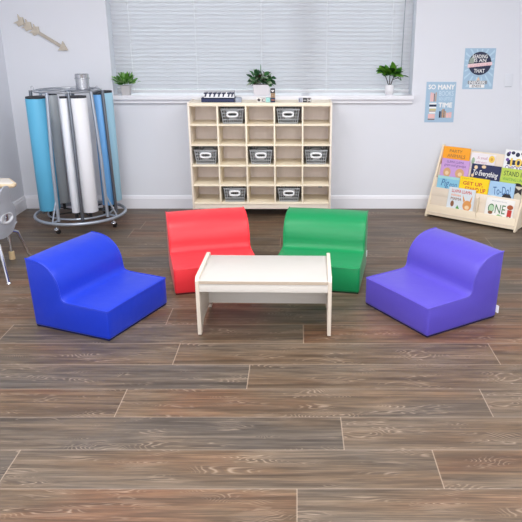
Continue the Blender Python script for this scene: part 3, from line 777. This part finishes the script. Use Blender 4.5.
def school_chair():
    t = thing('school_chair', 'grey plastic school chair with an oval hole in its back at the left edge', 'chair', (-2.09, 4.27, 0))
    gm = mat('chair_grey', '#A3A8B1', .45, spec=.4)
    # backrest faces +x; polar strip around the hole, in (y, z)
    n = 48; b = bmesh.new(); rings = []
    hole = lambda a: (.088 * math.cos(a), .392 + .034 * math.sin(a) - .010 * math.cos(a))
    def outer(a):
        c, s = math.cos(a), math.sin(a)
        zc = .395 + (.215 if s > 0 else .13) * (abs(s) ** .75) * (1 if s > 0 else -1)
        wd = .190 - (.085 * min(1, max(0, (zc - .41) / .07)) ** 1.0 if s > 0 else 0)
        return (wd * (abs(c) ** .7) * (1 if c > 0 else -1), zc)
    for q in range(7):
        f = q / 6; rw = []
        for k in range(n):
            a = 2 * PI * k / n; h, o = hole(a), outer(a); y = h[0] + (o[0] - h[0]) * f; z = h[1] + (o[1] - h[1]) * f
            x = .128 - .45 * y * y + .012 * math.sin((z - .3) * 9) + (.02 if z > .5 else 0) * (z - .5) * 10
            rw.append(b.verts.new((x, y, z)))
        rings.append(rw)
    for A, C_ in zip(rings, rings[1:]):
        for k in range(n): b.faces.new((A[k], A[(k + 1) % n], C_[(k + 1) % n], C_[k]))
    bmesh.ops.recalc_face_normals(b, faces=b.faces[:])
    bmesh.ops.solidify(b, geom=b.faces[:], thickness=.007)
    m = MB(); m.bm.free(); m.bm = b; bk = m.build('backrest', gm, t, angle=60)
    MB().tube([(.130, hole(2 * PI * k / 32)[0], hole(2 * PI * k / 32)[1]) for k in range(32)], .010, 8, closed=True).build('hole_rim', mat('chair_rim', '#C9CDD3', .4), bk)
    # scooped seat
    b = bmesh.new(); G = []
    for i in range(11):
        x = .125 - .40 * i / 10; row = []
        for j in range(11):
            y = (-.5 + j / 10) * .34 * (1 - .12 * (i / 10)); z = .292 - .018 * math.cos(PI * (j / 10 - .5)) + (.03 * max(0, 1 - i / 2.5)) - (.02 * max(0, (i - 8) / 2))
            row.append(b.verts.new((x, y, z)))
        G.append(row)
    for A, C_ in zip(G, G[1:]):
        for j in range(10): b.faces.new((A[j], A[j + 1], C_[j + 1], C_[j]))
    bmesh.ops.recalc_face_normals(b, faces=b.faces[:]); bmesh.ops.solidify(b, geom=b.faces[:], thickness=.007)
    m = MB(); m.bm.free(); m.bm = b; m.build('seat', gm, t, angle=60)
    for sy in (-1, 1):
        for sx in (-1, 1):
            foot = (.18, sy * .216, .004) if sx > 0 else (-.26, sy * .2, .004)
            top = (.09 if sx > 0 else -.2, sy * .13, .268)
            mid = (top[0] + (.035 if sx > 0 else -.02), sy * .15, .25)
            lg = MB().tube([(0 if sx > 0 else -.1, sy * .125, .268), top, mid, foot], .012, 10).build('leg', CHROME, t)
            MB().lathe([(.014, 0), (.015, .004), (.009, .014)], 14, M=Matrix.Translation((foot[0], foot[1], 0))).build('foot_glide', CHROME, lg)
school_chair()

# ------------------------------------------------------------------ sloping book display stand
SO = Vector((1.151, 5.726, 0)); ST = Vector((.786, -.618, 0)); SB = Vector((.618, .786, 0))
def stand_matrix(s, d, z, tilt=0.0):
    up = (SB * math.sin(R(tilt)) + Vector((0, 0, math.cos(R(tilt))))).normalized(); nr = ST.cross(up)
    p = SO + ST * s + SB * d + Vector((0, 0, z))
    return Matrix(((ST.x, up.x, nr.x, p.x), (ST.y, up.y, nr.y, p.y), (ST.z, up.z, nr.z, p.z), (0, 0, 0, 1)))
ROWS = [(.035, .05), (.10, .19), (.165, .30), (.215, .36)]
SWID = .835
def stand():
    t = thing('book_display_stand', 'sloping maple book display stand filled with picture books at the right', 'book stand', tuple(SO), math.atan2(ST.y, ST.x))
    # local x along the width, local y back, z up
    prof = [(0, 0), (.05, .0), (.06, .012), (.27, .012), (.28, 0), (.30, 0), (.30, .60), (.29, .612), (.262, .612), (.25, .60), (0, .025)]
    M = lambda x0: Matrix(((0, 0, 1, x0), (1, 0, 0, 0), (0, 1, 0, 0), (0, 0, 0, 1)))
    for x0 in (0, SWID - .018): MB().prism(prof, 0, .018, .003, M=M(x0)).build('side_panel', STAND_EDGE, t)
    def board(name, y0, z0, l, tilt, th=.010, mt=STAND):
        a = R(tilt); Mx = Matrix.Translation((0, y0, z0)) @ Matrix.Rotation(-a, 4, 'X')
        return MB().box(.018, 0, 0, SWID - .018, th, l, .0015, M=Mx).build(name, mt, t)
    lips = [.062, .065, .05, .035]
    for k, (d, z) in enumerate(ROWS):
        # back rest of each tier, ledge and lip
        nx = ROWS[k + 1] if k < 3 else None
        l = .215 if k == 0 else .15 if nx else .225
        board('tier_back', d + .003 - 0.0, z, l, 12, .008)
        MB().box(.018, d - .026, z - .008, SWID - .018, d + .006, z, .001).build('ledge', STAND, t)
    board('front_lip', .008, .020, .092, 12, .010, STAND_EDGE)
    for k, (d, z) in enumerate(ROWS[1:]): board('tier_lip', d - .034, z - .008, .058 if k == 0 else .014, 12, .007)
    MB().box(.018, .285, .02, SWID - .018, .295, .58, .001).build('back_panel', STAND, t)
    MB().box(.47, ROWS[0][0] - .018, .05, .478, ROWS[0][0] + .03, .235, .001, M=Matrix.Translation((0, 0, 0))).build('tier_divider', STAND_EDGE, t)
stand()
def book(row, s0, s1, h, label, col, spin=0.0, zoff=0.0, th=.008):
    d, z = ROWS[row]
    M = stand_matrix(s0, d - .0005, z + .0005, 12) @ Matrix.Translation((0, 0, .0005))
    t = thing('picture_book', label, 'book', group='picture books on the display stand', M=M)
    w_ = s1 - s0
    MB().box(0, 0, th - .0015, w_, h, th).box(0, 0, 0, w_, h, .0015).box(0, 0, 0, .0015, h, th).build('cover', mat('cover_' + col[1:], col, .4), t, smooth=False)
    MB().box(.0015, .002, .0015, w_ - .003, h - .002, th - .0015).build('pages', mat('book_pages', '#EFEBE0', .8), t, smooth=False)
    return t, w_, th
TAN = mat('art_tan', '#D9A877', .5); BRN = mat('art_brown', '#8A5A3C', .5); RED_ = mat('art_red', '#C8372E', .5); GRN = mat('art_green', '#4E9A3E', .5)
GRY = mat('art_grey', '#A9ADB5', .5); YEL = mat('art_yellow', '#F2CF5B', .5); ORG = mat('art_orange', '#EE8A3A', .5); LBL = mat('art_blue', '#A9D2EC', .5); LIM = mat('art_lime', '#B9D44C', .5)
DBL = mat('art_dark_blue', '#2F5F9E', .5); PUR = mat('art_purple', '#6A4A96', .5)
# bottom row
t, w_, z = book(0, .185, .430, .238, 'pale picture book with an orange animal face, at the left of the front row', '#DDE4EA')
text('LLAMA LLAMA', .03, .195, .215, .222, RED_, t, z=z, bold=.02); text('misses', .03, .163, .12, .186, ORG, t, z=z); text('MAMA', .03, .128, .13, .153, BRN, t, z=z, bold=.02)
shapes('artwork', [ell(.188, .095, .040, .045), [(.15, .12), (.135, .185), (.165, .135)], [(.205, .13), (.225, .19), (.222, .125)]], mat('art_apricot', '#DE9A55', .5), t, z)
shapes('artwork', [ell(.19, .08, .02, .018)], mat('art_cream', '#EFD2A8', .5), t, z + .0005)
shapes('artwork', [ell(.05, .095, .016, .026)], BRN, t, z); shapes('artwork', [[(.085, .045), (.13, .045), (.10, .09)]], GRN, t, z)
t, w_, z = book(0, .538, .783, .200, 'white picture book with large green letters ONE, at the right of the front row', '#F2F0EC')
text('ONE', .025, .075, .175, .150, mat('one_green', '#3E7A45', .5), t, z=z, bold=0); shapes('artwork', [ell(.055, .112, .022, .026)], mat('art_mint', '#B7D9B4', .5), t, z + .0003)
shapes('artwork', [ell(.05, .075, .02, .014)], BRN, t, z + .001); shapes('artwork', [[(.09, .04), (.15, .03), (.17, .055), (.12, .07)]], mat('art_leaf', '#7FB26F', .5), t, z)
shapes('artwork', [rect(.195, .062, .232, .118)], RED_, t, z + .0012); shapes('artwork', [ell(.213, .14, .026, .02)], mat('art_rust', '#A8562F', .5), t, z + .0012)
shapes('artwork', [rect(.196, .03, .206, .062), rect(.22, .03, .23, .062)], mat('art_black', '#2A2424', .5), t, z + .0012)
text('illustrated stories', .05, .172, .18, .182, GRY, t, z=z)
# second row
t, w_, z = book(1, .045, .252, .172, 'light blue picture book with dark blue handwriting, second row left', '#8CC8E0')
text('Pig', .04, .065, .115, .145, DBL, t, z=z, shear=.2); text('eon', .12, .085, .19, .115, DBL, t, z=z, shear=.2)
shapes('artwork', [rect(0, .150, .207, .172)], mat('art_pale_teal', '#A8D8DC', .5), t, z)
t, w_, z = book(1, .255, .522, .192, 'yellow picture book reading GET UP in red letters, second row', '#FBD70E')
text('GET UP,', .035, .118, .215, .152, RED_, t, z=z, bold=.025); text('STAND UP', .06, .072, .245, .108, RED_, t, z=z, bold=.02); text('a story in song', .02, .170, .12, .182, GRN, t, z=z)
shapes('artwork', [ell(.12, .055, .03, .02), ell(.20, .04, .024, .02)], BRN, t, z)
t, w_, z = book(1, .527, .748, .188, 'pale blue picture book reading To-Do, second row right', '#A7CBEA')
text('To-Do!', .04, .082, .19, .150, DBL, t, z=z, rot=.12); shapes('artwork', [ell(.165, .055, .042, .045)], mat('art_black', '#2A2424', .5), t, z)
shapes('artwork', [ell(.05, .06, .03, .012)], mat('art_sky', '#C7E0F3', .5), t, z)
t, w_, z = book(1, .752, .812, .170, 'dark book with a black bow shape at the right end of the second row', '#CFC8B4')
shapes('artwork', [[(.0, .10), (.03, .12), (.058, .10), (.058, .16), (.03, .14), (.0, .16)]], mat('art_black', '#2A2424', .5), t, z)
# third row
t, w_, z = book(2, .038, .302, .206, 'lilac picture book with two animal faces, third row left', '#CDA2DB')
text('LLAMA LLAMA', .05, .171, .21, .192, PUR, t, z=z); text('gram and grandpa', .03, .135, .235, .163, PUR, t, z=z)
shapes('artwork', [ell(.065, .085, .036, .042), ell(.185, .088, .042, .042)], TAN, t, z); shapes('artwork', [ell(.065, .08, .018, .018), ell(.19, .08, .02, .018)], mat('art_cream', '#EFD2A8', .5), t, z + .0005)
t, w_, z = book(2, .325, .588, .192, 'navy picture book reading To Everything in white script, third row middle', '#1C2553')
text('To Everything', .02, .08, .245, .138, WHITE, t, z=z + .0006, bold=.012, rot=-.03, shear=.2); shapes('artwork', [ell(.04, .162, .016, .016), ell(.11, .172, .02, .014), ell(.02, .09, .012, .014)], mat('art_cream', '#EFD2A8', .5), t, z)
shapes('artwork', [[(.08, .0), (.21, .0), (.20, .058), (.11, .064)]], ORG, t, z)
t, w_, z = book(2, .594, .812, .188, 'lime green picture book reading STAND IN LINE, third row right', '#BCD254')
text('STAND IN', .025, .125, .205, .165, mat('lime_ink', '#3F5A2A', .5), t, z=z, bold=.01); text('WAITING LINE', .02, .085, .205, .110, GRN, t, z=z)
shapes('artwork', [ell(.16, .045, .04, .03)], mat('art_black', '#2A2424', .5), t, z)
# top row
t, w_, z = book(3, .020, .275, .245, 'orange picture book with brown title, top row left', '#FBA81F')
text('PARTY', .06, .195, .18, .220, BRN, t, z=z); text('ANIMALS', .045, .150, .215, .180, BRN, t, z=z); shapes('artwork', [rect(0, .115, .255, .13)], ORG, t, z)
t, w_, z = book(3, .288, .508, .216, 'white picture book with a yellow flower, top row middle', '#F0EAEE')
shapes('artwork', [ell(.19, .175, .027, .03)], YEL, t, z); shapes('artwork', [ell(.19, .175, .012, .013)], mat('art_gold', '#D9A63C', .5), t, z + .0005)
text('A small', .06, .165, .15, .190, mat('art_mauve', '#C48AA0', .5), t, z=z); text('wild story', .05, .125, .15, .150, mat('art_mauve', '#C48AA0', .5), t, z=z)
shapes('artwork', [ell(.025, .145, .015, .03), ell(.09, .085, .02, .02)], mat('art_moss', '#9FB79A', .5), t, z); shapes('artwork', [ell(.14, .10, .05, .012)], LBL, t, z)
t, w_, z = book(3, .585, .812, .275, 'white picture book with large gold 100 and navy shapes, top row right', '#EEF0F2')
shapes('artwork', [ell(.03, .235, .016, .018), ell(.07, .25, .016, .014), ell(.11, .238, .018, .018), ell(.155, .25, .018, .014), ell(.20, .238, .018, .018), rect(.03, .15, .215, .19)], NAVY, t, z)
text('100', .06, .140, .215, .205, YEL, t, z=z + .0006, bold=.04); text('CHICKENS', .02, .105, .21, .142, PUR, t, z=z, bold=.02)
shapes('artwork', [ell(.03, .19, .014, .014), ell(.04, .25, .01, .01)], PUR, t, z + .0006)
